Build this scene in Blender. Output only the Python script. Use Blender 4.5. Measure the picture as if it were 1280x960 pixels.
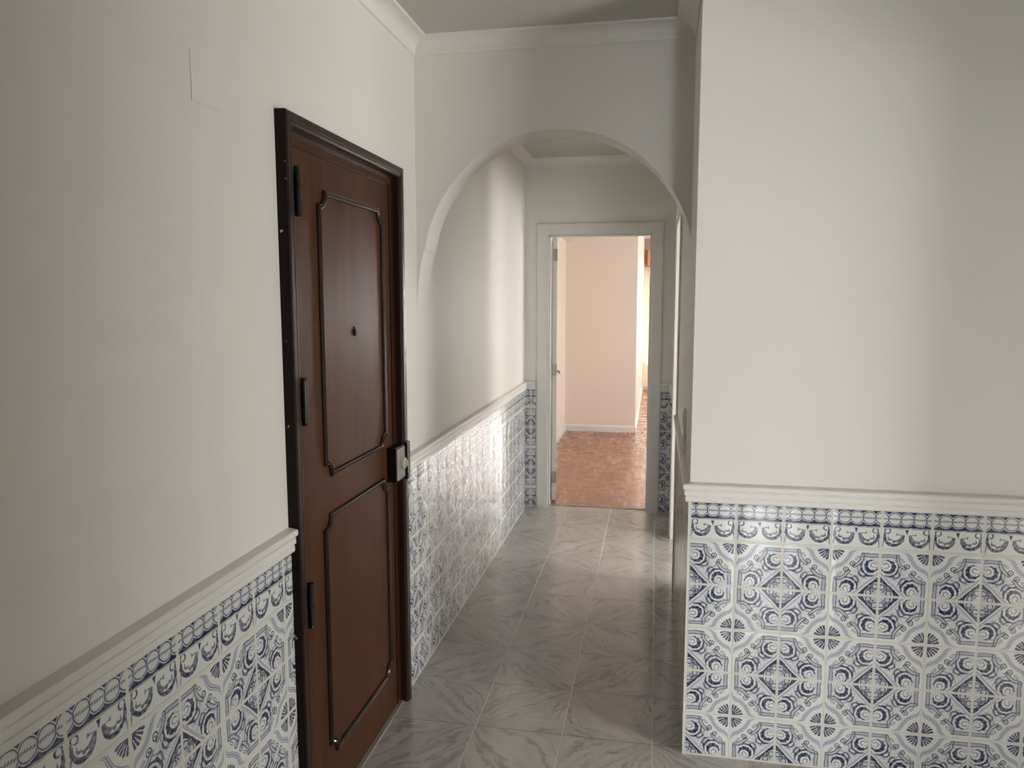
import bpy, bmesh, math, random
from mathutils import Vector, Matrix
random.seed(7)
SC = bpy.context.scene
C = SC.collection
for o in list(bpy.data.objects):
    bpy.data.objects.remove(o)

# ------------------------------------------------------------------ camera
cam = bpy.data.cameras.new('camera'); cam.sensor_width = 36; cam.lens = 941.5 * 36 / 1280
cam.clip_start = .02; cam.clip_end = 100
co = bpy.data.objects.new('camera', cam); C.objects.link(co); SC.camera = co
yaw, pit, rol = map(math.radians, (10.81, 6.43, -0.05))
F = Vector((-math.sin(yaw) * math.cos(pit), math.cos(yaw) * math.cos(pit), -math.sin(pit)))
R = Vector((math.cos(yaw), math.sin(yaw), 0)); U = R.cross(F)
R2 = R * math.cos(rol) + U * math.sin(rol); U2 = -R * math.sin(rol) + U * math.cos(rol)
M = Matrix.Identity(4)
for i in range(3):
    M[i][0], M[i][1], M[i][2] = R2[i], U2[i], -F[i]
M.translation = Vector((0.9706, 0, 1.5946)); co.matrix_world = M

# ------------------------------------------------------------------ light
SC.view_settings.view_transform = 'Standard'; SC.view_settings.look = 'None'
SC.view_settings.exposure = 0.0; SC.view_settings.gamma = 1; SC.view_settings.use_curve_mapping = False
W = bpy.data.worlds.new('world'); SC.world = W; W.use_nodes = True
W.node_tree.nodes['Background'].inputs[0].default_value = (.75, .85, 1, 1)
W.node_tree.nodes['Background'].inputs[1].default_value = 1.0


def area(name, loc, aim, sx, sy, power, col, spread=180):
    L = bpy.data.lights.new(name, 'AREA'); L.shape = 'RECTANGLE'; L.size = sx; L.size_y = sy
    L.energy = power; L.color = col; L.spread = math.radians(spread)
    o = bpy.data.objects.new(name, L); C.objects.link(o); o.location = loc
    o.rotation_euler = (Vector(aim) - Vector(loc)).to_track_quat('-Z', 'Z').to_euler()
    return o


area('hall_window_light', (2.21, -3.52, 1.25), (2.21, 0, 1.25), .56, 1.75, 62, (.97, .98, 1))
area('hall_door_light', (4.3, 1.19, 1.1), (2.5, 1.6, 1.1), .8, 1.5, 168, (1, .985, .94))
area('side_room_light', (4.1, 3.45, 1.15), (1.0, 3.9, 1.15), .8, 1.3, 140, (1, .98, .92))
area('side_room_fill_light', (2.75, 5.58, 1.25), (1.0, 4.2, 1.25), 1.0, 1.4, 28, (1, .98, .91))  # added fill to brighten the corridor's left wall; no window opening here
area('far_window_light', (2.2, 13.6, 1.3), (2.2, 9, 1.1), 2.7, 1.65, 540, (1, .985, .96))
area('far_side_window_light', (3.95, 7.5, 1.4), (0, 7.5, 1.2), 1.8, 1.7, 84, (1, .96, .92))


# ------------------------------------------------------------------ node maths
class X:
    nt = None

    def __init__(s, v): s.v = v

    @staticmethod
    def m(op, *a, clamp=False):
        n = X.nt.nodes.new('ShaderNodeMath'); n.operation = op; n.use_clamp = clamp
        for i, q in enumerate(a):
            q = q.v if isinstance(q, X) else q
            if isinstance(q, (int, float)): n.inputs[i].default_value = q
            else: X.nt.links.new(q, n.inputs[i])
        return X(n.outputs[0])

    def __add__(s, o): return X.m('ADD', s, o)
    __radd__ = __add__
    def __sub__(s, o): return X.m('SUBTRACT', s, o)
    def __rsub__(s, o): return X.m('SUBTRACT', o, s)
    def __mul__(s, o): return X.m('MULTIPLY', s, o)
    __rmul__ = __mul__
    def __truediv__(s, o): return X.m('DIVIDE', s, o)
    def __neg__(s): return X.m('MULTIPLY', s, -1)


def mx(*a):
    r = a[0]
    for q in a[1:]: r = X.m('MAXIMUM', r, q)
    return r
def mn(*a):
    r = a[0]
    for q in a[1:]: r = X.m('MINIMUM', r, q)
    return r
def ab(a): return X.m('ABSOLUTE', a)
def fr(a): return X.m('FRACT', a)
def fl(a): return X.m('FLOOR', a)
def pp(a, s=1.0): return X.m('PINGPONG', a, s)
def sq(a): return X.m('SQRT', a)
def sat(a): return X.m('ADD', a, 0, clamp=True)
def dist(x, y, cx, cy):
    a = x - cx; b = y - cy
    return sq(a * a + b * b)
def below(d, t, w=.008):            # 1 where d < t, soft edge
    return sat((t - d) / w + .5)
def above(d, t, w=.008): return sat((d - t) / w + .5)
def band(d, c, h, w=.008): return below(ab(d - c), h, w)
def seg(x, y, ax, ay, bx, by):      # distance to a segment
    dx, dy = bx - ax, by - ay; l = dx * dx + dy * dy
    h = sat(((x - ax) * dx + (y - ay) * dy) / l)
    u = x - ax - h * dx; v = y - ay - h * dy
    return sq(u * u + v * v)


def mat(name, rough=.5, spec=.5, metal=0, color=(.8, .8, .8)):
    m = bpy.data.materials.new(name); m.use_nodes = True
    X.nt = m.node_tree
    b = m.node_tree.nodes['Principled BSDF']
    b.inputs['Base Color'].default_value = (*color, 1)
    b.inputs['Roughness'].default_value = rough; b.inputs['Metallic'].default_value = metal
    b.inputs['Specular IOR Level'].default_value = spec
    return m, b


def link(a, b): X.nt.links.new(a.v if isinstance(a, X) else a, b)
def node(t, **k):
    n = X.nt.nodes.new(t)
    for a, v in k.items(): setattr(n, a, v)
    return n
def coords(kind='UV'):
    tc = node('ShaderNodeTexCoord'); s = node('ShaderNodeSeparateXYZ')
    link(tc.outputs[kind], s.inputs[0])
    return X(s.outputs[0]), X(s.outputs[1]), X(s.outputs[2])
def vec(x, y, z=0):
    c = node('ShaderNodeCombineXYZ')
    for i, q in enumerate((x, y, z)):
        if isinstance(q, X): link(q, c.inputs[i])
        else: c.inputs[i].default_value = q
    return c.outputs[0]
def noise(v, scale, detail=2, rough=.5, dist_=0):
    n = node('ShaderNodeTexNoise'); link(v, n.inputs['Vector'])
    n.inputs['Scale'].default_value = scale; n.inputs['Detail'].default_value = detail
    n.inputs['Roughness'].default_value = rough; n.inputs['Distortion'].default_value = dist_
    return X(n.outputs['Fac'])
def white(v):
    n = node('ShaderNodeTexWhiteNoise'); link(v, n.inputs['Vector']); return X(n.outputs['Value'])
def mixc(f, a, b):
    n = node('ShaderNodeMix', data_type='RGBA')
    if isinstance(f, (int, float)): n.inputs[0].default_value = f
    else: link(f, n.inputs[0])
    for s, q in ((6, a), (7, b)):
        if isinstance(q, tuple): n.inputs[s].default_value = (*q, 1)
        else: link(q, n.inputs[s])
    return n.outputs[2]
def bump(b, h, strength=.3, distance=.01):
    n = node('ShaderNodeBump'); n.inputs['Strength'].default_value = strength; n.inputs['Distance'].default_value = distance
    link(h, n.inputs['Height']); link(n.outputs[0], b.inputs['Normal'])


# ------------------------------------------------------------------ materials
def plaster(name, col, rough=.55, b_=.15):
    m, b = mat(name, rough, .35)
    tc = node('ShaderNodeTexCoord'); v = tc.outputs['Object']
    n1 = noise(v, 1.6, 3, .6); n2 = noise(v, 60, 2)
    c2 = tuple(c * .965 for c in col)
    link(mixc(n1, col, c2), b.inputs['Base Color'])
    bump(b, n1 * 3 + n2 * .12, b_, .01)
    return m


M_WALL = plaster('white_wall_paint', (.80, .78, .735))
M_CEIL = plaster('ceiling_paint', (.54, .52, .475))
M_PEACH = plaster('peach_wall_paint', (.80, .715, .635))
M_RAIL = plaster('gloss_rail_paint', (.80, .78, .745), .28, .05)
M_TRIM = plaster('white_woodwork', (.76, .75, .72), .35, .05)
M_WHITE, _ = mat('white_plastic', .3, .5, 0, (.85, .84, .8))
M_CHROME, _ = mat('dull_chrome', .35, .5, 1, (.30, .29, .26))
M_BLACK, _ = mat('black_iron', .35, .5, .6, (.012, .011, .011))
M_BRASS, _ = mat('aged_brass', .3, .6, .5, (.55, .52, .42))
M_DARKGAP, _ = mat('dark_hole', .8, .1, 0, (.01, .008, .007))
M_SILVER, _ = mat('silver_lock_face', .45, .5, .15, (.24, .25, .23))


def wood(name, c1, c2, rough=.3, axis='z', chips=False, spec=0):
    m, b = mat(name, rough, .16)
    x, y, z = coords('Object')
    if name.startswith('red'): b.inputs['IOR'].default_value = 1.3
    if spec: b.inputs['Specular IOR Level'].default_value = spec
    if axis == 'z': v = vec(x * 9, y * 9, z * .55)
    elif axis == 'y': v = vec(x * 9, y * .55, z * 9)
    else: v = vec(x * .55, y * 9, z * 9)
    n1 = noise(v, 2.2, 3, .5, .1); n2 = noise(v, 9, 2, .5)
    f = sat(n1 * 1.3 - .15 + (n2 - .5) * .35)
    col = mixc(f, c1, c2)
    if chips:
        tc = node('ShaderNodeTexCoord')
        ch = noise(tc.outputs['Object'], 55, 2, .6)
        col = mixc(above(ch, .735, .02), col, (.5, .45, .38))
    link(col, b.inputs['Base Color'])
    n3 = noise(vec(x, y, z * .6), 5, 2)
    if not name.startswith('dark_frame'): link(sat(n3 * .25 + (rough - .12)), b.inputs['Roughness'])
    bump(b, n2 * .25 + n3 * 2, .05 if name.startswith('red') else .0, .004)
    return m


M_DOOR = wood('reddish_brown_door', (.088, .035, .017), (.052, .019, .009), .36)
M_FRAME = wood('dark_frame_wood', (.030, .010, .007), (.020, .0065, .005), .3, 'z', False, .4)
M_FRAMECHIP = wood('dark_chipped_frame_wood', (.016, .006, .005), (.007, .003, .003), .5, 'z', True)
M_MOULD = wood('dark_moulding_wood', (.03, .012, .007), (.014, .005, .004), .2, 'z', False, .5)
M_ORANGE = wood('orange_pine', (.78, .34, .15), (.62, .24, .10), .35, 'x')

TW, TH, HB, Z0 = .152, .1552, .142, .7785


def azulejo():
    m, b = mat('blue_white_azulejo', .12, .5)
    U0, V0, _ = coords('UV')
    tc = node('ShaderNodeTexCoord')
    wob = noise(tc.outputs['UV'], 5.0, 2); wob2 = noise(vec(U0 + 31.7, V0 + 7.3), 5.0, 2)
    u = U0 + (wob - .5) * .05; v = V0 + (wob2 - .5) * .05
    # ---- main tile, folded into one mirror-symmetric eighth
    a = pp(u + 1); c = pp(v)
    s = mx(a, c); t = mn(a, c)
    r = dist(s, t, 0, 0)
    th = X.m('ARCTAN2', t, s)
    inv_t = 1 - t; inv_s = 1 - s
    petal = above(X.m('SINE', th * 24 + 1), -.7, .5)
    edge = .235 + ab(X.m('SINE', th * 12 + 1.2)) * .03
    fan = below(r, .135) + mn(below(r, edge + .02), petal)
    fan = mn(sat(fan), above(t, .035)) * above(r, .05)
    g = r - .355 - .20 * X.m('EXPONENT', th * -13)
    br1 = band(g, .025, .008); br2 = band(g, .060, .010); br3 = band(g, .095, .007)
    brm = band(g, .062, .034)
    leafmask = above(t, .17)
    # octagon outline
    straight = above(s, .64)
    bl = mx(band(t, .082, .009), band(t, .150, .010)) * straight
    bm = band(t, .115, .036) * straight
    d1 = mn(seg(s, t, .655, .115, .635, .23), seg(s, t, .635, .23, .56, .325), seg(s, t, .56, .325, .49, .375))
    sl = band(d1, .030, .010); sm = below(d1, .03)
    dsp = dist(s, t, .455, .325)
    sp = mx(band(dsp, .050, .011), below(dsp, .018))
    lf = seg(s, t, .525, .215, .575, .165)
    leafd = band(lf, .018, .007)
    # diamond and rosette
    q = inv_s + inv_t
    rb = dist(s, t, 1, 1)
    rose = below(rb + X.m('SINE', X.m('ARCTAN2', inv_t, inv_s) * 8) * .012, .285)
    dia = below(q, .455) * (1 - rose)
    dial = band(q, .505, .007); diab = band(q, .538, .020)
    inro = below(rb, .275)
    ring1 = band(dist(s, t, .86, .93), .05, .014); ring2 = band(dist(s, t, .93, .80), .055, .013)
    rdot = below(dist(s, t, .84, .84), .03)
    ros = mx(ring1, ring2, rdot, band(rb, .262, .008)) * inro
    # acanthus scrolls
    reg = above(q, .57) * mx(leafmask, straight * above(t, .165)) * above(dsp, .065) * above(d1, .04)
    reg = reg * above(s + t, .86)
    dc = dist(s, t, .83, .355)
    an = X.m('ARCTAN2', t - .355, s - .83)
    rag = X.m('SINE', an * 9) * .010
    cr1 = below(dc + rag * .6, .145) * above(dist(s, t, .868, .335), .105)
    cr2 = band(dist(s, t, .80, .40), .075, .008) * above(t - s, -.46)
    dd = dist(s, t, .815, .372)
    cr3 = below(dd + rag, .212) * above(dist(s, t, .835, .350), .192) * above(t - s, -.50, .1)
    cr4 = band(dist(s, t, .80, .39), .245, .006) * below(s, .76)
    curl = mx(band(dist(s, t, .87, .33), .05, .010) * below(s + t, 1.23), band(dist(s, t, .90, .30), .085, .006) * above(s + t, 1.22))
    de = dist(s, t, .66, .53)
    cr5 = below(de + rag, .085) * above(dist(s, t, .675, .50), .066)
    scr = mx(cr1, cr3 * .95, cr5 * .8) * reg
    nz = noise(vec(a * 1.0, c * 1.0, 3.3), 13, 2, .5, .6)
    squig = band(nz, .5, .028, .03) * reg * above(dc, .12, .03) * .5
    thin = mx(cr2, cr4, curl) * reg
    tone = noise(vec(u * 1.0, v * 1.0, 9.1), 18, 2)           # brush shading of the glaze paint
    navy_m = mx(dia, ros * .9, scr * (.75 + tone * .5), fan * .95, bl * .85, sl * .9, sp * .95, leafd * .9, thin * .8, dial * .75)
    mid_m = mx(bm * .5, brm * .22, br1 * .85, br2 * .95, br3 * .8, sm * .35, diab * .55, squig, inro * .34, reg * .02)
    # ---- border tile
    xb = fr(u); yb = (v * TH + HB) / TW                # both in tile widths, yb 0 at the top
    cx = .125 - pp(xb, .125)                           # distance helper for circles spaced a quarter
    dxc = ab(fr(xb * 4 + .5) - .5) / 4
    dyc = yb - .232
    dr = sq(dxc * dxc + dyc * dyc)
    dxo = .25 - dxc
    dr2 = sq(dxo * dxo + dyc * dyc)
    strip = band(yb, .232, .190)
    outside = above(mn(dr, dr2), .150)
    cb = mx(strip * outside, mx(band(dr, .127, .009), band(dr2, .127, .009)) * strip * .95)
    rope = band(dyc, 0, .020) * above(X.m('SINE', (xb + yb * .6) * 150), -.4, .8) * .85
    stl = band(yb, .232 + .205, .008) * .6
    x2 = pp(xb, .5)
    lowm = above(yb, .455)
    tri = below(ab(x2 - .5), (.58 - yb) * .32) * lowm * above(yb, .46)
    g1 = dist(x2, yb, .25, .635)
    ga = X.m('ARCTAN2', yb - .635, x2 - .25)
    grag = X.m('SINE', ga * 7) * .016
    gc1 = below(g1, .205) * above(dist(x2, yb, .262, .600), .172) * above(yb, .56)
    gc2 = below(dist(x2, yb, .30, .60) + grag, .150) * above(dist(x2, yb, .265, .565), .128) * above(yb, .58)
    gc3 = band(dist(x2, yb, .34, .64) + grag, .085, .014) * above(x2, .30)
    gc4 = below(dist(x2, yb, .17, .66), .045) * above(dist(x2, yb, .18, .64), .030)
    hook = band(dist(x2, yb, .115, .50), .055, .015) * above(x2 - yb, -.45)
    hook2 = seg(x2, yb, .06, .53, .045, .66)
    stem = seg(x2, yb, .06, .66, .035, .86)
    vines = mx(gc1, gc2 * .85, gc3 * .8, gc4 * .9, hook, below(hook2, .018), below(stem, .014) * .8) * lowm
    vines = vines * (.6 + tone * .6)
    bl2 = below(ab(yb - .895), .005) * .5
    navy_b = mx(cb, rope, tri, vines, stl, bl2)
    mid_b = mx(strip * .10 * (1 - outside), band(dr, .105, .006) * strip * .3)
    isb = below(v, 0.0, .002)
    navy = navy_m * (1 - isb) + navy_b * isb
    mid = mid_m * (1 - isb) + mid_b * isb
    # ---- colours
    gl = noise(vec(U0, V0, 4.4), 2.2, 2)
    base = mixc(gl, (.80, .82, .79), (.72, .75, .73))
    cell = white(vec(fl(U0), fl(V0), 1.0))
    ink = sat(.95 + (tone - .5) * .5)
    col = mixc(sat(mid), base, (.17, .20, .38))
    col = mixc(sat(navy) * ink, col, (.014, .022, .095))
    # ---- grout
    gu = ab(fr(U0 + .5) - .5)
    vb = (V0 * TH + HB)
    gv_m = ab(fr(V0 + .5) - .5)
    gd = mn(gu, gv_m + isb * below(V0, -.25, .001) * 1.0)
    gr = below(gd, .015, .008)
    clear = below(gd, .028, .008)
    col = mixc(clear * .85, col, base)
    gcol = mixc(noise(vec(U0, V0, 2.0), 3), (.74, .70, .61), (.60, .55, .48))
    col = mixc(gr, col, gcol)
    link(col, b.inputs['Base Color'])
    link(gr * .3 + .085 + gl * .03, b.inputs['Roughness'])
    pil = mn(gd * 9, 1.0)
    cu = fr(U0) - .5
    tiltx = (white(vec(fl(U0), fl(V0), 5.0)) - .5); tilty = (white(vec(fl(U0), fl(V0), 8.0)) - .5)
    h = pil * .30 + tiltx * cu * 1.9 + tilty * (fr(V0) - .5) * .8 - cu * cu * 1.6 + gl * .10
    bump(b, h, .55, .004)
    b.inputs['Coat Weight'].default_value = .3; b.inputs['Coat Roughness'].default_value = .05
    return m


M_TILE = azulejo()
M_TILEEDGE = plaster('tile_edge_grout', (.78, .76, .70), .4, .05)

FT, FX, FY = .3261, .3349, 2.5987


def floor_tiles():
    m, b = mat('grey_marbled_floor_tile', .22, .9)
    x, y, z = coords('Object')
    u = (x - FX) / FT; v = (y - FY) / FT
    iu = fl(u); iv = fl(v)
    a = pp(u); c = pp(v)
    d = a - c; l = a + c
    sd = white(vec(iu, iv, 1.0)) * 40
    sd2 = white(vec(iu, iv, 7.0))
    w = noise(vec(l * 1.4, d * 1.6, sd), 2.0, 4, .6) - .5
    # veins fan slightly out of the star corners
    spread = .55 + mn(l, 2 - l) * .75
    q = d / spread + w * .30
    n1 = noise(vec(q * 2.3, l * .22, sd), 2.0, 2, .5)
    vein = sat(1.15 - ab(n1 - .5) * 30) * above(noise(vec(d * 2, l * 2, sd + 5), 2, 2), .40, .2)
    n2 = noise(vec(q * 4.4, l * .35, sd + 9), 2.0, 2, .5)
    vein2 = sat(1 - ab(n2 - .48) * 34) * .40
    cloud = noise(vec(q * 2.2, l * .6, sd + 3), 1.6, 3, .6)
    base = mixc(sat(cloud * 1.9 - .45), (.395, .366, .348), (.545, .517, .492))
    tcn = noise(vec(x, y, 0), 90, 2)
    base = mixc(sat(vein * .62 + vein2 * .5), base, (.20, .175, .16))
    base = mixc(tcn * .25, base, (.45, .43, .40))
    gx = ab(fr(u + .5) - .5); gy = ab(fr(v + .5) - .5)
    gl = below(gx, .0055, .005); gt = below(gy, .006, .005)
    base = mixc(gt, base, (.13, .11, .10))
    base = mixc(gl, base, (.58, .53, .48))
    link(base, b.inputs['Base Color'])
    g = mx(gl, gt)
    link(g * .3 + noise(vec(x, y, 0), 14, 3) * .14 + .09, b.inputs['Roughness'])
    hn = noise(vec(x, y, 0), 55, 2)
    tilt = (white(vec(iu, iv, 2.0)) - .5) * (fr(u) - .5) + (sd2 - .5) * (fr(v) - .5)
    bump(b, hn * .35 - g * 1.0 + tilt * 3.0 + noise(vec(x, y, 0), 7, 2) * .8, .35, .0035)
    return m


def parquet():
    m, b = mat('oak_mosaic_parquet', .3, .5)
    x, y, z = coords('Object')
    S = .125
    u = x / S; v = y / S
    iu = fl(u); iv = fl(v)
    par = X.m('MODULO', ab(iu + iv), 2)
    par = above(par, .5, .001)
    along = fr(u) * par + fr(v) * (1 - par)
    across = fr(v) * par + fr(u) * (1 - par)
    st = fl(across * 5)
    r1 = white(vec(iu, iv, st)); r2 = white(vec(iu, iv, 77.0))
    grain = noise(vec(along * .6, across * 9, r1 * 20), 3, 3, .6)
    f = sat(r1 * .75 + r2 * .25 + (grain - .5) * .5)
    col = mixc(f, (.25, .105, .062), (.37, .17, .10))
    pale = above(white(vec(iu, iv, st + 50)), .93, .01)
    col = mixc(pale * .55, col, (.6, .36, .22))
    gs = ab(fr(across * 5 + .5) - .5)
    gap = mx(below(gs, .035, .04), below(mn(ab(fr(u + .5) - .5), ab(fr(v + .5) - .5)), .01, .01))
    col = mixc(gap * .55, col, (.12, .04, .02))
    link(col, b.inputs['Base Color'])
    link(r1 * .12 + .18, b.inputs['Roughness'])
    bump(b, (r1 - .5) * (fr(across * 5) - .5) * 1.5 - gap * .5, .25, .003)
    return m


M_FLOOR = floor_tiles(); M_PARQ = parquet()
M_STONE = plaster('pale_threshold_stone', (.27, .26, .24), .35, .1)
gm = bpy.data.materials.new('window_glass'); gm.use_nodes = True; M_GLASS = gm
_b = gm.node_tree.nodes['Principled BSDF']; _b.inputs['Transmission Weight'].default_value = 1
_b.inputs['Roughness'].default_value = 0; _b.inputs['IOR'].default_value = 1.02
cm, cb_ = mat('sheer_curtain', .9, .1, 0, (.9, .82, .68)); M_CURT = cm
cb_.inputs['Transmission Weight'].default_value = .25


# ------------------------------------------------------------------ mesh helpers
def obj(name, bm, m, parent=None, smooth=False, kind=None):
    me = bpy.data.meshes.new(name); bm.normal_update(); bm.to_mesh(me); bm.free()
    for q in (m if isinstance(m, (list, tuple)) else [m]): me.materials.append(q)
    if smooth:
        for p_ in me.polygons: p_.use_smooth = True
    o = bpy.data.objects.new(name, me); C.objects.link(o)
    if parent: o.parent = parent
    if kind: o['kind'] = kind
    return o
def empty(name, loc=(0, 0, 0), **k):
    o = bpy.data.objects.new(name, None); C.objects.link(o); o.location = loc; o.empty_display_size = .1
    for a, v in k.items(): o[a] = v
    return o
def struct(name, bm, m, parent=None):
    return obj(name, bm, m, parent, kind=None if parent else 'structure')
def box(bm, x0, x1, y0, y1, z0, z1, bev=0, seg_=2):
    vs = [bm.verts.new((x, y, z)) for x in (x0, x1) for y in (y0, y1) for z in (z0, z1)]
    fs = [(0, 1, 3, 2), (4, 6, 7, 5), (0, 4, 5, 1), (2, 3, 7, 6), (0, 2, 6, 4), (1, 5, 7, 3)]
    faces = [bm.faces.new([vs[i] for i in f]) for f in fs]
    if bev:
        es = {e for f in faces for e in f.edges}
        bmesh.ops.bevel(bm, geom=list(es), offset=bev, segments=seg_, affect='EDGES', profile=.6)
    return faces
def bx(*a, **k):
    bm = bmesh.new(); box(bm, *a, **k); return bm
def sweep(bm, prof, path, out, cap=True):
    """prof: (offset, z) points; path: floor points; out: outward unit vector per path point (mitred)."""
    rings = []
    for (px, py), (ox, oy) in zip(path, out):
        rings.append([bm.verts.new((px + ox * d, py + oy * d, z)) for d, z in prof])
    n = len(prof)
    for a, b in zip(rings, rings[1:]):
        for i in range(n):
            j = (i + 1) % n
            bm.faces.new((a[i], a[j], b[j], b[i]))
    if cap:
        bm.faces.new(rings[0]); bm.faces.new(rings[-1][::-1])
    bmesh.ops.recalc_face_normals(bm, faces=bm.faces)
def prism(bm, pts, fn, a, b):
    """extrude outline pts from depth a to b; fn(u, v, d) -> point"""
    A = [bm.verts.new(fn(u, v, a)) for u, v in pts]; B = [bm.verts.new(fn(u, v, b)) for u, v in pts]
    n = len(pts)
    for i in range(n):
        j = (i + 1) % n; bm.faces.new((A[i], A[j], B[j], B[i]))
    bm.faces.new(A); bm.faces.new(B[::-1])
    bmesh.ops.recalc_face_normals(bm, faces=bm.faces)
def cyl(bm, p0, p1, r0, r1=None, n=24):
    r1 = r0 if r1 is None else r1
    p0, p1 = Vector(p0), Vector(p1); d = (p1 - p0).normalized()
    a = d.orthogonal().normalized(); b = d.cross(a)
    A = [bm.verts.new(p0 + (a * math.cos(t) + b * math.sin(t)) * r0) for t in [2 * math.pi * i / n for i in range(n)]]
    B = [bm.verts.new(p1 + (a * math.cos(t) + b * math.sin(t)) * r1) for t in [2 * math.pi * i / n for i in range(n)]]
    for i in range(n):
        j = (i + 1) % n; bm.faces.new((A[i], A[j], B[j], B[i]))
    bm.faces.new(A[::-1]); bm.faces.new(B)


# wall segments with openings, as boxes around the holes
def wall_with_hole(bm, axis, c0, c1, a0, a1, z0, z1, holes):
    """wall slab between c0..c1 across its axis, running a0..a1; holes (h0,h1,hz0,hz1)"""
    def bb(p, q, zz0, zz1):
        if q - p < 1e-5 or zz1 - zz0 < 1e-5: return
        if axis == 'y': box(bm, c0, c1, p, q, zz0, zz1)
        else: box(bm, p, q, c0, c1, zz0, zz1)
    p = a0
    for h0, h1, hz0, hz1 in sorted(holes):
        bb(p, h0, z0, z1); bb(h0, h1, z0, hz0); bb(h0, h1, hz1, z1); p = h1
    bb(p, a1, z0, z1)


HC = 2.615            # ceiling height
XR = 1.095           # corridor right wall face
YR = 2.571           # facing wall of the hall
YA, YA2 = 3.0, 3.16  # arch wall
YF, YF2 = 5.62, 5.76 # far wall
D0, D1 = 4.15, 4.996 # side doorway
DZ = 2.05
T0 = Z0 + HB         # tile top  .9205

# ------------------------------------------------------------------ floor and ceiling
bm = bmesh.new(); box(bm, -.3, 4.5, -4.2, YF + .07, -.1, 0); floor = struct('floor', bm, M_FLOOR)
bm = bmesh.new(); box(bm, -.3, 4.5, YF + .07, 14.2, -.1, 0)
fp = struct('floor_parquet', bm, M_PARQ)
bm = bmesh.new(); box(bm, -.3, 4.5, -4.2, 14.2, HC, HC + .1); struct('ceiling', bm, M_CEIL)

# ------------------------------------------------------------------ left wall
FY0, FY1 = 1.841, 2.752     # entry door frame, outer
bm = bmesh.new()
wall_with_hole(bm, 'y', -.22, 0, -4.2, YF2, 0, HC, [(FY0 + .02, FY1 - .02, 0, 2.06)])
wall_l = struct('wall_left', bm, M_WALL)


def tile_panel(name, axis, c, a0, a1, uv, parent, flip=1, thick=.006):
    """tiled dado slab; axis 'y' = on plane x=c running y, 'x' = on plane y=c running x; thick signed outward"""
    bm = bmesh.new(); l = bm.loops.layers.uv.new('UVMap')
    if axis == 'y': box(bm, min(c, c + thick), max(c, c + thick), a0, a1, 0, T0)
    else: box(bm, a0, a1, min(c, c + thick), max(c, c + thick), 0, T0)
    for f in bm.faces:
        n = f.calc_center_median()
        for lp in f.loops:
            p = lp.vert.co; s = p.y if axis == 'y' else p.x
            lp[l].uv = ((s - uv) / TW, (Z0 - p.z) / TH)
    return obj(name, bm, M_TILE, parent)


RAIL = [(0, .912), (.015, .912), (.018, .916), (.018, .929), (.0155, .931), (.0155, .933), (.022, .936), (.022, .951), (.019, .953), (.019, .955), (.027, .958), (.029, .962), (.029, .971), (.026, .975), (.0, .979)]
def rail(name, path, out, parent):
    bm = bmesh.new(); sweep(bm, RAIL, path, out); return obj(name, bm, M_RAIL, parent)


tile_panel('tile_wainscot', 'y', 0, -4.1, FY0 + .0, 1.0333, wall_l)
tile_panel('tile_wainscot', 'y', 0, FY1 + .0, YF, 2.9356, wall_l)
rail('dado_rail', [(0, -4.1), (0, FY0 - .001)], [(1, 0), (1, 0)], wall_l)
rail('dado_rail', [(0, FY1 + .001), (0, YF)], [(1, 0), (1, -1)], wall_l)

# ------------------------------------------------------------------ facing wall and corridor right wall
bm = bmesh.new()
box(bm, XR, 4.4, YR, YR + .14, 0, HC)
wr = struct('wall_front', bm, M_WALL)
tile_panel('tile_wainscot', 'x', YR, XR + .0, 2.499, XR + .0018, wr, thick=-.006)
bm = bx(XR - .0045, XR + .002, YR - .0062, YR + .004, 0, T0, bev=.001)
obj('tile_edge_strip', bm, M_TILEEDGE, wr)
bm = bmesh.new()
wall_with_hole(bm, 'y', XR, XR + .14, YR + .14, YF, 0, HC, [(D0, D1, 0, DZ)])
wc = struct('wall_right', bm, M_WALL)
tile_panel('tile_wainscot', 'y', XR, YR, D0 - .05, 2.5, wc, thick=-.004)
tile_panel('tile_wainscot', 'y', XR, D1 + .05, YF, 2.5, wc, thick=-.004)
rail('dado_rail', [(2.499, YR), (XR, YR), (XR, D0 - .06)], [(0, -1), (-.83, -1), (-.83, 0)], wr)
rail('dado_rail', [(XR, D1 + .06), (XR, YF)], [(-.83, 0), (-.83, -1)], wc)

# arch wall
bm = bmesh.new()
ACX, ACZ, AR = .5695, 1.713, .540
pts = [(0, 1.56), (.003, 1.62), (.009, 1.68), (.018, 1.735), (.030, 1.785)]
N = 56
for i in range(N + 1):
    t = math.radians(171) - i * math.radians(171 - 12) / N
    x = ACX + math.cos(t) * AR; z = ACZ + math.sin(t) * AR
    if x >= XR: break
    pts.append((x, z))
pts.append((XR, 1.825))
# one quad strip above the curve
top = HC
front = pts
ring = []
for x, z in front:
    ring.append([bm.verts.new((x, YA, z)), bm.verts.new((x, YA2, z)), bm.verts.new((x, YA2, top)), bm.verts.new((x, YA, top))])
for a, b in zip(ring, ring[1:]):
    wide = abs(a[0].co.x - b[0].co.x) > 1e-6
    bm.faces.new((a[0], a[1], b[1], b[0]))
    if wide:
        bm.faces.new((a[1], a[2], b[2], b[1])); bm.faces.new((a[2], a[3], b[3], b[2])); bm.faces.new((a[3], a[0], b[0], b[3]))
bmesh.ops.recalc_face_normals(bm, faces=bm.faces)
struct('wall_arch', bm, M_WALL)

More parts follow.
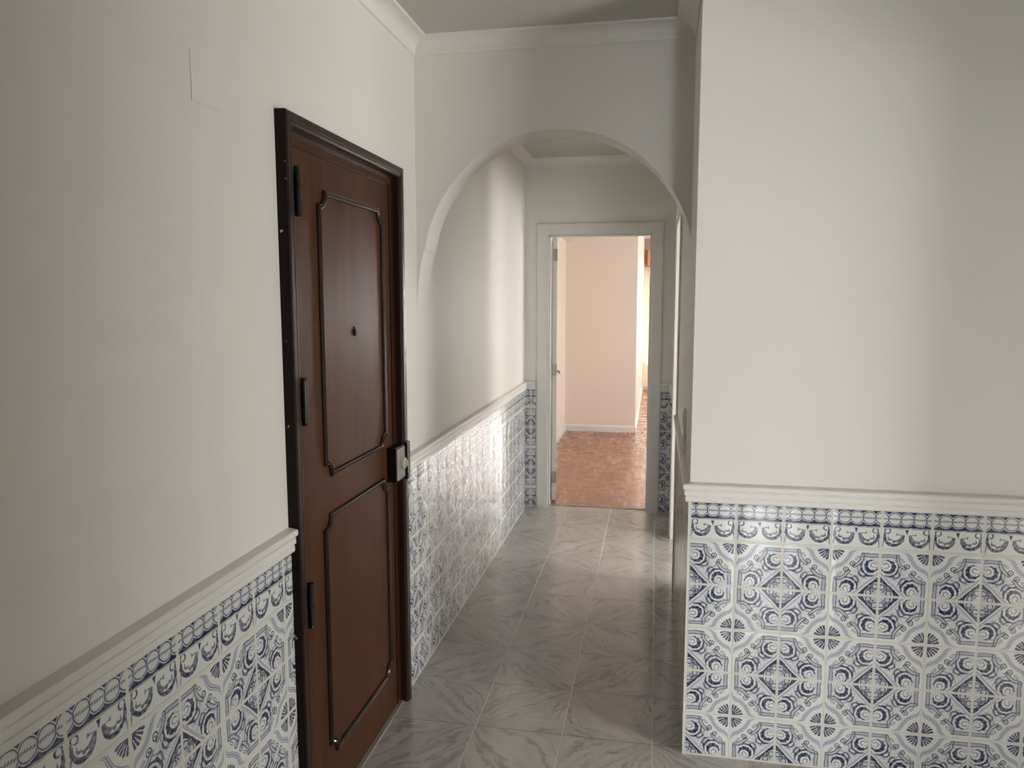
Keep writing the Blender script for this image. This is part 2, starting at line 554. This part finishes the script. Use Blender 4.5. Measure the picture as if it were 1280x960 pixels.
# far wall of the corridor with its doorway
FO0, FO1, FOZ = .172, .930, 2.066
bm = bmesh.new()
wall_with_hole(bm, 'x', YF, YF2, -.25, 4.5, 0, HC, [(FO0 - .03, FO1 + .03, 0, FOZ + .03)])
wf = struct('wall_far', bm, M_WALL)
tile_panel('tile_wainscot', 'x', YF, .006, .083, .045, wf, thick=-.006)
tile_panel('tile_wainscot', 'x', YF, 1.012, XR - .004, 1.0, wf, thick=-.006)
rail('dado_rail', [(0, YF), (.083, YF)], [(1, -1), (0, -1)], wf)
rail('dado_rail', [(1.012, YF), (XR, YF)], [(0, -1), (-.83, -1)], wf)

# hall behind the camera
bm = bmesh.new()
wall_with_hole(bm, 'x', -.44, -.30, 0, 2.5, 0, HC, [(1.42, 2.499, 0, 2.03)])
struct('wall_light_blocker', bm, M_WALL)  # unseen wall added to block hall light from the left and arch walls
bm = bmesh.new()
wall_with_hole(bm, 'x', -3.6, -3.45, 0, 2.5, 0, HC, [(1.93, 2.499, .35, 2.15)])
struct('wall_back', bm, M_WALL)
bm = bmesh.new()
wall_with_hole(bm, 'y', 2.5, 2.62, -3.6, YR, 0, HC, [(1.34, 1.98, 0, 1.98)])
struct('wall_hall_side', bm, M_WALL)
bm = bmesh.new(); box(bm, 4.4, 4.5, -3.6, YR, 0, HC); box(bm, 2.62, 4.4, -.6, -.5, 0, HC); struct('wall_hall_room', bm, M_WALL)

# side room beyond the doorway
bm = bmesh.new()
wall_with_hole(bm, 'y', 4.0, 4.15, YR + .14, YF, 0, HC, [(3.0, 3.9, .5, 1.8)])
struct('wall_side_room', bm, M_PEACH)

# ------------------------------------------------------------------ cove mouldings
def cove(path, out, name, d=.066, h=.046):
    prof = [(0, HC + .005), (0, HC - h - .012), (.006, HC - h - .012), (.010, HC - h)]
    for i in range(9):
        t = i / 8 * math.pi / 2
        prof.append((.010 + (d - .016) * (1 - math.cos(t)), HC - h + (h - .008) * math.sin(t)))
    prof += [(d, HC - .008), (d + .004, HC - .005), (d + .004, HC + .005)]
    bm = bmesh.new(); sweep(bm, prof, path, out)
    o = struct(name, bm, M_WALL)
    return o
cove([(0, -.30), (0, YA), (XR, YA), (XR, YR), (2.5, YR), (2.5, -.30), (0, -.30)],
     [(1, 1), (1, -1), (-1, -1), (-1, -1), (-1, -1), (-1, 1), (1, 1)], 'trim_1')
cove([(0, YA2), (0, YF), (XR, YF), (XR, YA2), (0, YA2)], [(1, 1), (1, -1), (-1, -1), (-1, 1), (1, 1)], 'trim_2')

# ------------------------------------------------------------------ far room
RX0, RY1, BX = -.10, 9.04, .745
bm = bmesh.new()
box(bm, -.25, RX0, YF2, RY1, 0, HC)
struct('wall_room_left', bm, M_PEACH)
bm = bmesh.new()
box(bm, -.25, BX, RY1, 13.46, 0, HC)
struct('wall_room_front', bm, M_PEACH)
WX0, WX1, WZ1 = .83, 3.6, 2.13
bm = bmesh.new()
wall_with_hole(bm, 'x', 13.46, 13.62, BX, 4.5, 0, HC, [(WX0, WX1, .46, WZ1)])
struct('wall_room_far', bm, M_PEACH)
bm = bmesh.new()
wall_with_hole(bm, 'y', 4.0, 4.15, YF2, 13.46, 0, HC, [(6.5, 8.5, .5, 2.2)])
struct('wall_room_right', bm, M_PEACH)
bm = bmesh.new(); box(bm, RX0, RX0 + .11, YF2, RY1, 2.285, HC, bev=.006); struct('trim_3', bm, M_PEACH)
BASE = [(0, 0), (.014, 0), (.014, .062), (.010, .072), (.004, .078), (0, .08)]
bm = bmesh.new()
sweep(bm, BASE, [(RX0, YF2 + .9), (RX0, RY1), (BX, RY1), (BX, 13.46), (4.0, 13.46)], [(1, 0), (1, -1), (1, -1), (1, -1), (0, -1)])
struct('baseboard_room', bm, M_TRIM)
# baseboard corner at the block end turns outwards

# far window: orange roller-blind box, frame, panes
w1 = empty('window_1', (1.5, 13.46, .46), kind='structure')
def place(o, par):
    o.parent = par; o.matrix_parent_inverse = Matrix.Translation(-Vector(par.location)); return o
def part(name, bm, m, par, smooth=False):
    return place(obj(name, bm, m, None, smooth), par)
bm = bmesh.new()
for x0, x1 in ((WX0, WX0 + .05), (WX1 - .05, WX1), (1.45, 1.59), (2.03, 2.17), (2.42, 2.56), (2.85, 2.99)): box(bm, x0, x1, 13.47, 13.53, .46, WZ1, bev=.004)  # wide mullions added to break the window's reflection in the corridor tiles into bands
for z0, z1 in ((.46, .51), (WZ1 - .05, WZ1), (1.02, 1.06)): box(bm, WX0, WX1, 13.475, 13.525, z0, z1)
part('window_frame', bm, M_TRIM, w1)
part('window_pane', bx(WX0 + .05, WX1 - .05, 13.495, 13.5, .51, WZ1 - .05), M_GLASS, w1)
bm = bmesh.new(); box(bm, .80, 3.65, 13.30, 13.458, 2.14, 2.43, bev=.01); box(bm, .79, 3.66, 13.29, 13.458, 2.14, 2.165, bev=.004)
part('blind_box', bm, M_ORANGE, w1)
part('window_sill', bx(.80, 3.65, 13.38, 13.459, .43, .46, bev=.005), M_TRIM, w1)
# sheer curtain hanging in front of the window
def curtain(x0, label):
  cur = bmesh.new()
  prev = None
  for i in range(120):
    x = x0 + i * .0036; y = 13.36 + .018 * math.sin(i * .55) + .006 * math.sin(i * 1.7)
    a = cur.verts.new((x, y, .06)); b_ = cur.verts.new((x, y, 2.14))
    if prev: cur.faces.new((prev[0], a, b_, prev[1]))
    prev = (a, b_)
  bmesh.ops.solidify(cur, geom=cur.faces[:], thickness=.001)
  cu = obj('sheer_curtain', cur, M_CURT, None, True)
  cu['label'] = label; cu['category'] = 'curtain'
curtain(.84, 'pale sheer curtain hanging under the orange wooden blind box in the far room')

# ------------------------------------------------------------------ entry door (door_1)
d1 = empty('door_1', (0, (FY0 + FY1) / 2, 0), kind='structure')
FP = .034
JW = .038
# jamb profile swept around the opening: front band, bead, reveal back to the leaf
def frame_prof():
    # (distance inward from outer edge, x)
    return [(0, -.10), (0, FP - .004), (.003, FP), (.020, FP), (.023, FP - .003), (.028, FP - .001), (.034, FP - .003), (JW, FP - .010), (JW, .002), (JW + .010, .000), (JW + .010, -.10)]
def sweep_frame(bm, prof, y0, y1, zt):
    corners = [((y0, 0), (1, 0)), ((y0, zt), (1, -1)), ((y1, zt), (-1, -1)), ((y1, 0), (-1, 0))]
    rings = []
    for (y, z), (dy, dz) in corners:
        rings.append([bm.verts.new((x, y + dy * d, z + dz * d)) for d, x in prof])
    n = len(prof)
    for a, b in zip(rings, rings[1:]):
        for i in range(n):
            j = (i + 1) % n; f = bm.faces.new((a[i], a[j], b[j], b[i]))
    bm.faces.new(rings[0]); bm.faces.new(rings[-1][::-1])
    bmesh.ops.recalc_face_normals(bm, faces=bm.faces)
bm = bmesh.new(); sweep_frame(bm, frame_prof(), FY0, FY1, 2.079)
fo = obj('door_frame', bm, [M_FRAME, M_FRAMECHIP])
for p_ in fo.data.polygons:
    if p_.normal.y < -.9 and p_.center.y < FY0 + .01: p_.material_index = 1
place(fo, d1)
LY0, LY1, LZ0, LZ1 = FY0 + JW + .002, FY1 - JW - .003, .006, 2.079 - JW - .003
leaf = part('door_leaf', bx(-.045, -.002, LY0, LY1, LZ0, LZ1, bev=.002), M_DOOR, d1)
# rebate lip around the leaf
bm = bmesh.new()
for a in ((LY0 + .030, LY0 + .034, LZ0, LZ1), (LY1 - .034, LY1 - .030, LZ0, LZ1 - .03)): box(bm, -.002, .0015, a[0], a[1], a[2], a[3])
box(bm, -.002, .0015, LY0 + .03, LY1 - .03, LZ1 - .034, LZ1 - .03)
part('edge_bead', bm, M_MOULD, d1)


def notched(y0, y1, z0, z1, r, step=.006):
    """rectangle outline with concave quarter-round bites at the corners, going round"""
    pts = []
    def arc(cy, cz, a0, a1):
        for i in range(9):
            t = a0 + (a1 - a0) * i / 8
            pts.append((cy + r * math.cos(t), cz + r * math.sin(t)))
    p = math.pi
    # bottom-left corner first, counter-clockwise
    pts.append((y0 - 0, z0 + r + step)); arc(y0, z0, p / 2, 0); pts.append((y0 + r + step, z0 - 0))
    pts.append((y1 - r - step, z0)); arc(y1, z0, p, p / 2); pts.append((y1, z0 + r + step))
    pts.append((y1, z1 - r - step)); arc(y1, z1, 3 * p / 2, p); pts.append((y1 - r - step, z1))
    pts.append((y0 + r + step, z1)); arc(y0, z1, 0, -p / 2); pts.append((y0, z1 - r - step))
    return pts


def loop_mould(bm, pts, prof):
    n = len(pts); rings = []
    for i in range(n):
        a = Vector(pts[i - 1]); b = Vector(pts[i]); c = Vector(pts[(i + 1) % n])
        d1_ = (b - a); d2_ = (c - b)
        if d1_.length < 1e-6: d1_ = d2_
        if d2_.length < 1e-6: d2_ = d1_
        d1_.normalize(); d2_.normalize()
        n1 = Vector((-d1_.y, d1_.x)); n2 = Vector((-d2_.y, d2_.x))
        m_ = (n1 + n2)
        m_ = m_ / max(.55, m_.length_squared) * 2 if m_.length > 1e-4 else n1
        if m_.length > 1.5: m_ = m_.normalized() * 1.5
        rings.append([bm.verts.new((x, b.x + m_.x * o_, b.y + m_.y * o_)) for o_, x in prof])
    k = len(prof)
    for i in range(n):
        a = rings[i]; b = rings[(i + 1) % n]
        for j in range(k - 1): bm.faces.new((a[j], a[j + 1], b[j + 1], b[j]))
    bmesh.ops.recalc_face_normals(bm, faces=bm.faces)


MP = [(-.013, -.003), (-.012, .003), (-.008, .0085), (-.003, .0095), (.001, .006), (.003, .0045), (.007, .0075), (.010, .007), (.013, .003), (.014, -.003)]
for (a0, a1, b0, b1) in ((2.085, 2.597, 1.062, 1.905), (2.068, 2.605, .178, .935)):
    bm = bmesh.new(); loop_mould(bm, notched(a0, a1, b0, b1, .042), [(q[0] * .72, q[1]) for q in MP])
    part('panel_moulding', bm, M_MOULD, d1, False)
# hinges: three black barrels with ball tips, plus a lower one at the foot
for zc in (1.877, 1.318, .743, .13):
    bm = bmesh.new()
    y = FY0 + JW + .006; xx = .037
    cyl(bm, (xx, y, zc - .058), (xx, y, zc - .002), .0085)
    cyl(bm, (xx, y, zc + .002), (xx, y, zc + .058), .0085)
    cyl(bm, (xx, y, zc - .066), (xx, y, zc + .066), .005)
    for s in (-1, 1): cyl(bm, (xx, y, zc + s * .058), (xx, y, zc + s * .064), .0085, .0105)
    box(bm, -.003, .037, y - .002, y + .002, zc - .052, zc + .052)
    part('hinge', bm, M_BLACK, d1)
# peephole
bm = bmesh.new(); cyl(bm, (-.002, 2.333, 1.487), (.0015, 2.333, 1.487), .0115)
ph = part('peephole', bm, M_DARKGAP, d1)
bm = bmesh.new(); cyl(bm, (-.002, 2.333, 1.503), (.001, 2.333, 1.503), .0035, n=12); part('screw_hole', bm, M_DARKGAP, d1)
# surface lock
lk = part('door_lock', bx(-.002, .034, 2.612, 2.709, .915, 1.045, bev=.003), M_BLACK, d1)
bm = bmesh.new(); box(bm, .034, .037, 2.617, 2.706, .922, 1.038, bev=.001)
q = obj('lock_face', bm, M_SILVER); q.parent = lk
bm = bmesh.new(); cyl(bm, (.037, 2.670, .980), (.050, 2.670, .980), .024, .021); cyl(bm, (.050, 2.670, .980), (.056, 2.670, .980), .014, .011)
box(bm, .056, .060, 2.667, 2.673, .969, .991)
q = obj('lock_cylinder', bm, M_BRASS); q.parent = lk
bm = bmesh.new(); box(bm, FP - .004, FP + .009, 2.716, 2.752, .905, 1.050, bev=.002)
part('lock_keeper', bm, M_BLACK, d1)
# stone threshold under the door
bm = bmesh.new(); box(bm, -.12, .012, FY0 + JW, FY1 - JW, 0, .005); part('threshold', bm, M_STONE, d1)

# ------------------------------------------------------------------ far doorway (door_2)
d2 = empty('door_2', ((FO0 + FO1) / 2, YF, 0), kind='structure')
def arch_frame(prof, x0, x1, zt, plane_y, sgn):
    """architrave on a y-plane: prof (distance outward from opening, protrusion)"""
    bm = bmesh.new()
    corners = [((x0, 0), (-1, 0)), ((x0, zt), (-1, 1)), ((x1, zt), (1, 1)), ((x1, 0), (1, 0))]
    rings = []
    for (x, z), (dx, dz) in corners:
        rings.append([bm.verts.new((x + dx * d, plane_y + sgn * h, z + dz * d)) for d, h in prof])
    n = len(prof)
    for a, b in zip(rings, rings[1:]):
        for i in range(n):
            j = (i + 1) % n; bm.faces.new((a[i], a[j], b[j], b[i]))
    bm.faces.new(rings[0]); bm.faces.new(rings[-1][::-1])
    bmesh.ops.recalc_face_normals(bm, faces=bm.faces)
    return bm
AP = [(0, -.01), (0, .012), (.004, .015), (.075, .015), (.078, .013), (.080, .013), (.083, .010), (.086, .008), (.088, -.01)]
part('architrave', arch_frame(AP, FO0 + .0, FO1, FOZ, YF, -1), M_TRIM, d2)
LP = [(-.0, -.145), (-.0, .008), (.03, .008), (.03, -.145)]
part('jamb_lining', arch_frame(LP, FO0, FO1, FOZ, YF, -1), M_TRIM, d2)
bm = bmesh.new()
for x0, x1 in ((FO0, FO0 + .012), (FO1 - .012, FO1)): box(bm, x0, x1, YF + .05, YF + .085, 0, FOZ)
box(bm, FO0, FO1, YF + .05, YF + .085, FOZ - .012, FOZ)
part('door_stop', bm, M_TRIM, d2)
# opened leaf, hinged on the left, swung into the room
hy, hx = YF2 + .025, FO0 + .012
ang = math.radians(8.8)
def lf(u, w, z):   # u along leaf from hinge, w across thickness to the right
    return Vector((hx - math.sin(ang) * u + math.cos(ang) * w, hy + math.cos(ang) * u + math.sin(ang) * w, z))
def lbox(u0, u1, w0, w1, z0, z1, bev=.002):
    bm = bmesh.new(); box(bm, u0, u1, w0, w1, z0, z1, bev=bev)
    for v in bm.verts: v.co = lf(v.co.x, v.co.y, v.co.z)
    return bm
l2 = part('door_leaf', lbox(0, .745, 0, .036, .012, FOZ - .004), M_TRIM, d2)
for z in (1.93, 1.05, .2):
    bm = lbox(-.012, -.001, .006, .030, z - .045, z + .045, .001)
    cyl(bm, lf(-.010, .031, z - .045), lf(-.010, .031, z + .045), .006)
    for k in (-.03, 0, .03): cyl(bm, lf(-.013, .018, z + k), lf(-.0115, .018, z + k), .004, n=10)
    part('hinge', bm, M_CHROME, d2)
bm = bmesh.new()
cyl(bm, lf(.69, .036, .97), lf(.69, .075, .97), .009); cyl(bm, lf(.69, .070, .97), lf(.59, .074, .965), .009, .007)
box_ = lbox(.665, .715, .036, .040, .87, 1.04, .001)
me_tmp = bpy.data.meshes.new('t'); box_.to_mesh(me_tmp); box_.free(); bm.from_mesh(me_tmp); bpy.data.meshes.remove(me_tmp)
part('door_handle', bm, M_CHROME, d2)

# wooden strip where floor tile meets parquet
bm = bx(FO0 - .0, FO1 + .0, YF + .055, YF + .085, 0, .004); part('threshold_strip', bm, M_STONE, d2)

# ------------------------------------------------------------------ side doorway (door_3)
d3 = empty('door_3', (XR, (D0 + D1) / 2, 0), kind='structure')
def arch_frame_x(prof, y0, y1, zt, plane_x, sgn):
    bm = bmesh.new()
    corners = [((y0, 0), (-1, 0)), ((y0, zt), (-1, 1)), ((y1, zt), (1, 1)), ((y1, 0), (1, 0))]
    rings = []
    for (y, z), (dy, dz) in corners:
        rings.append([bm.verts.new((plane_x + sgn * h, y + dy * d, z + dz * d)) for d, h in prof])
    n = len(prof)
    for a, b in zip(rings, rings[1:]):
        for i in range(n):
            j = (i + 1) % n; bm.faces.new((a[i], a[j], b[j], b[i]))
    bm.faces.new(rings[0]); bm.faces.new(rings[-1][::-1])
    bmesh.ops.recalc_face_normals(bm, faces=bm.faces)
    return bm
AP3 = [(-.004, -.01), (-.004, .006), (0, .008), (.065, .008), (.068, .012), (.075, .012), (.078, .006), (.08, -.01)]
part('architrave', arch_frame_x(AP3, D0, D1, DZ, XR, -1), M_TRIM, d3)
part('jamb_lining', arch_frame_x([(-.006, -.15), (-.006, .006), (.01, .006), (.01, -.15)], D0, D1, DZ, XR, -1), M_TRIM, d3)

# ------------------------------------------------------------------ small things
def switch(z, label):
    r = empty('light_switch', (XR, 3.045, z), label=label, category='light switch', group='light switches on the corridor wall')
    bm = bmesh.new(); box(bm, -.012, 0, -.042, .042, -.042, .042, bev=.005, seg_=3); obj('switch_plate', bm, M_WHITE, r)
    bm = bmesh.new(); box(bm, -.016, -.011, -.026, .026, -.028, .028, bev=.002)
    obj('rocker', bm, M_WHITE, r)
    return r
switch(1.118, 'upper of two white light switches on the corridor wall beside the arch')
switch(1.026, 'lower of two white light switches, just above the dado rail beside the arch')

# painted-over junction box cover on the left wall
bm = bmesh.new()
box(bm, 0, .0016, 1.487, 1.605, 2.012, 2.115, bev=.0007)
o = obj('junction_box_cover', bm, M_WALL)
o['label'] = 'square junction box cover painted over white, high on the wall left of the brown door'; o['category'] = 'cover plate'

def outlet(loc, axis, label):
    r = empty('wall_outlet', loc, label=label, category='power outlet')
    bm = bmesh.new(); box(bm, 0, .010, -.04, .04, -.04, .04, bev=.004); cyl(bm, (.010, 0, 0), (.012, 0, 0), .024); obj('outlet_plate', bm, M_WHITE, r)
    bm = bmesh.new()
    for s in (-1, 1): cyl(bm, (.012, s * .009, 0), (.0125, s * .009, 0), .0028, n=10)
    obj('socket_hole', bm, M_DARKGAP, r)
    return r
outlet((RX0, 8.1, .33), 0, 'white power outlet low on the peach wall behind the open white door')
outlet((BX, 11.3, .42), 0, 'white power outlet on the sunlit wall leading to the far window')
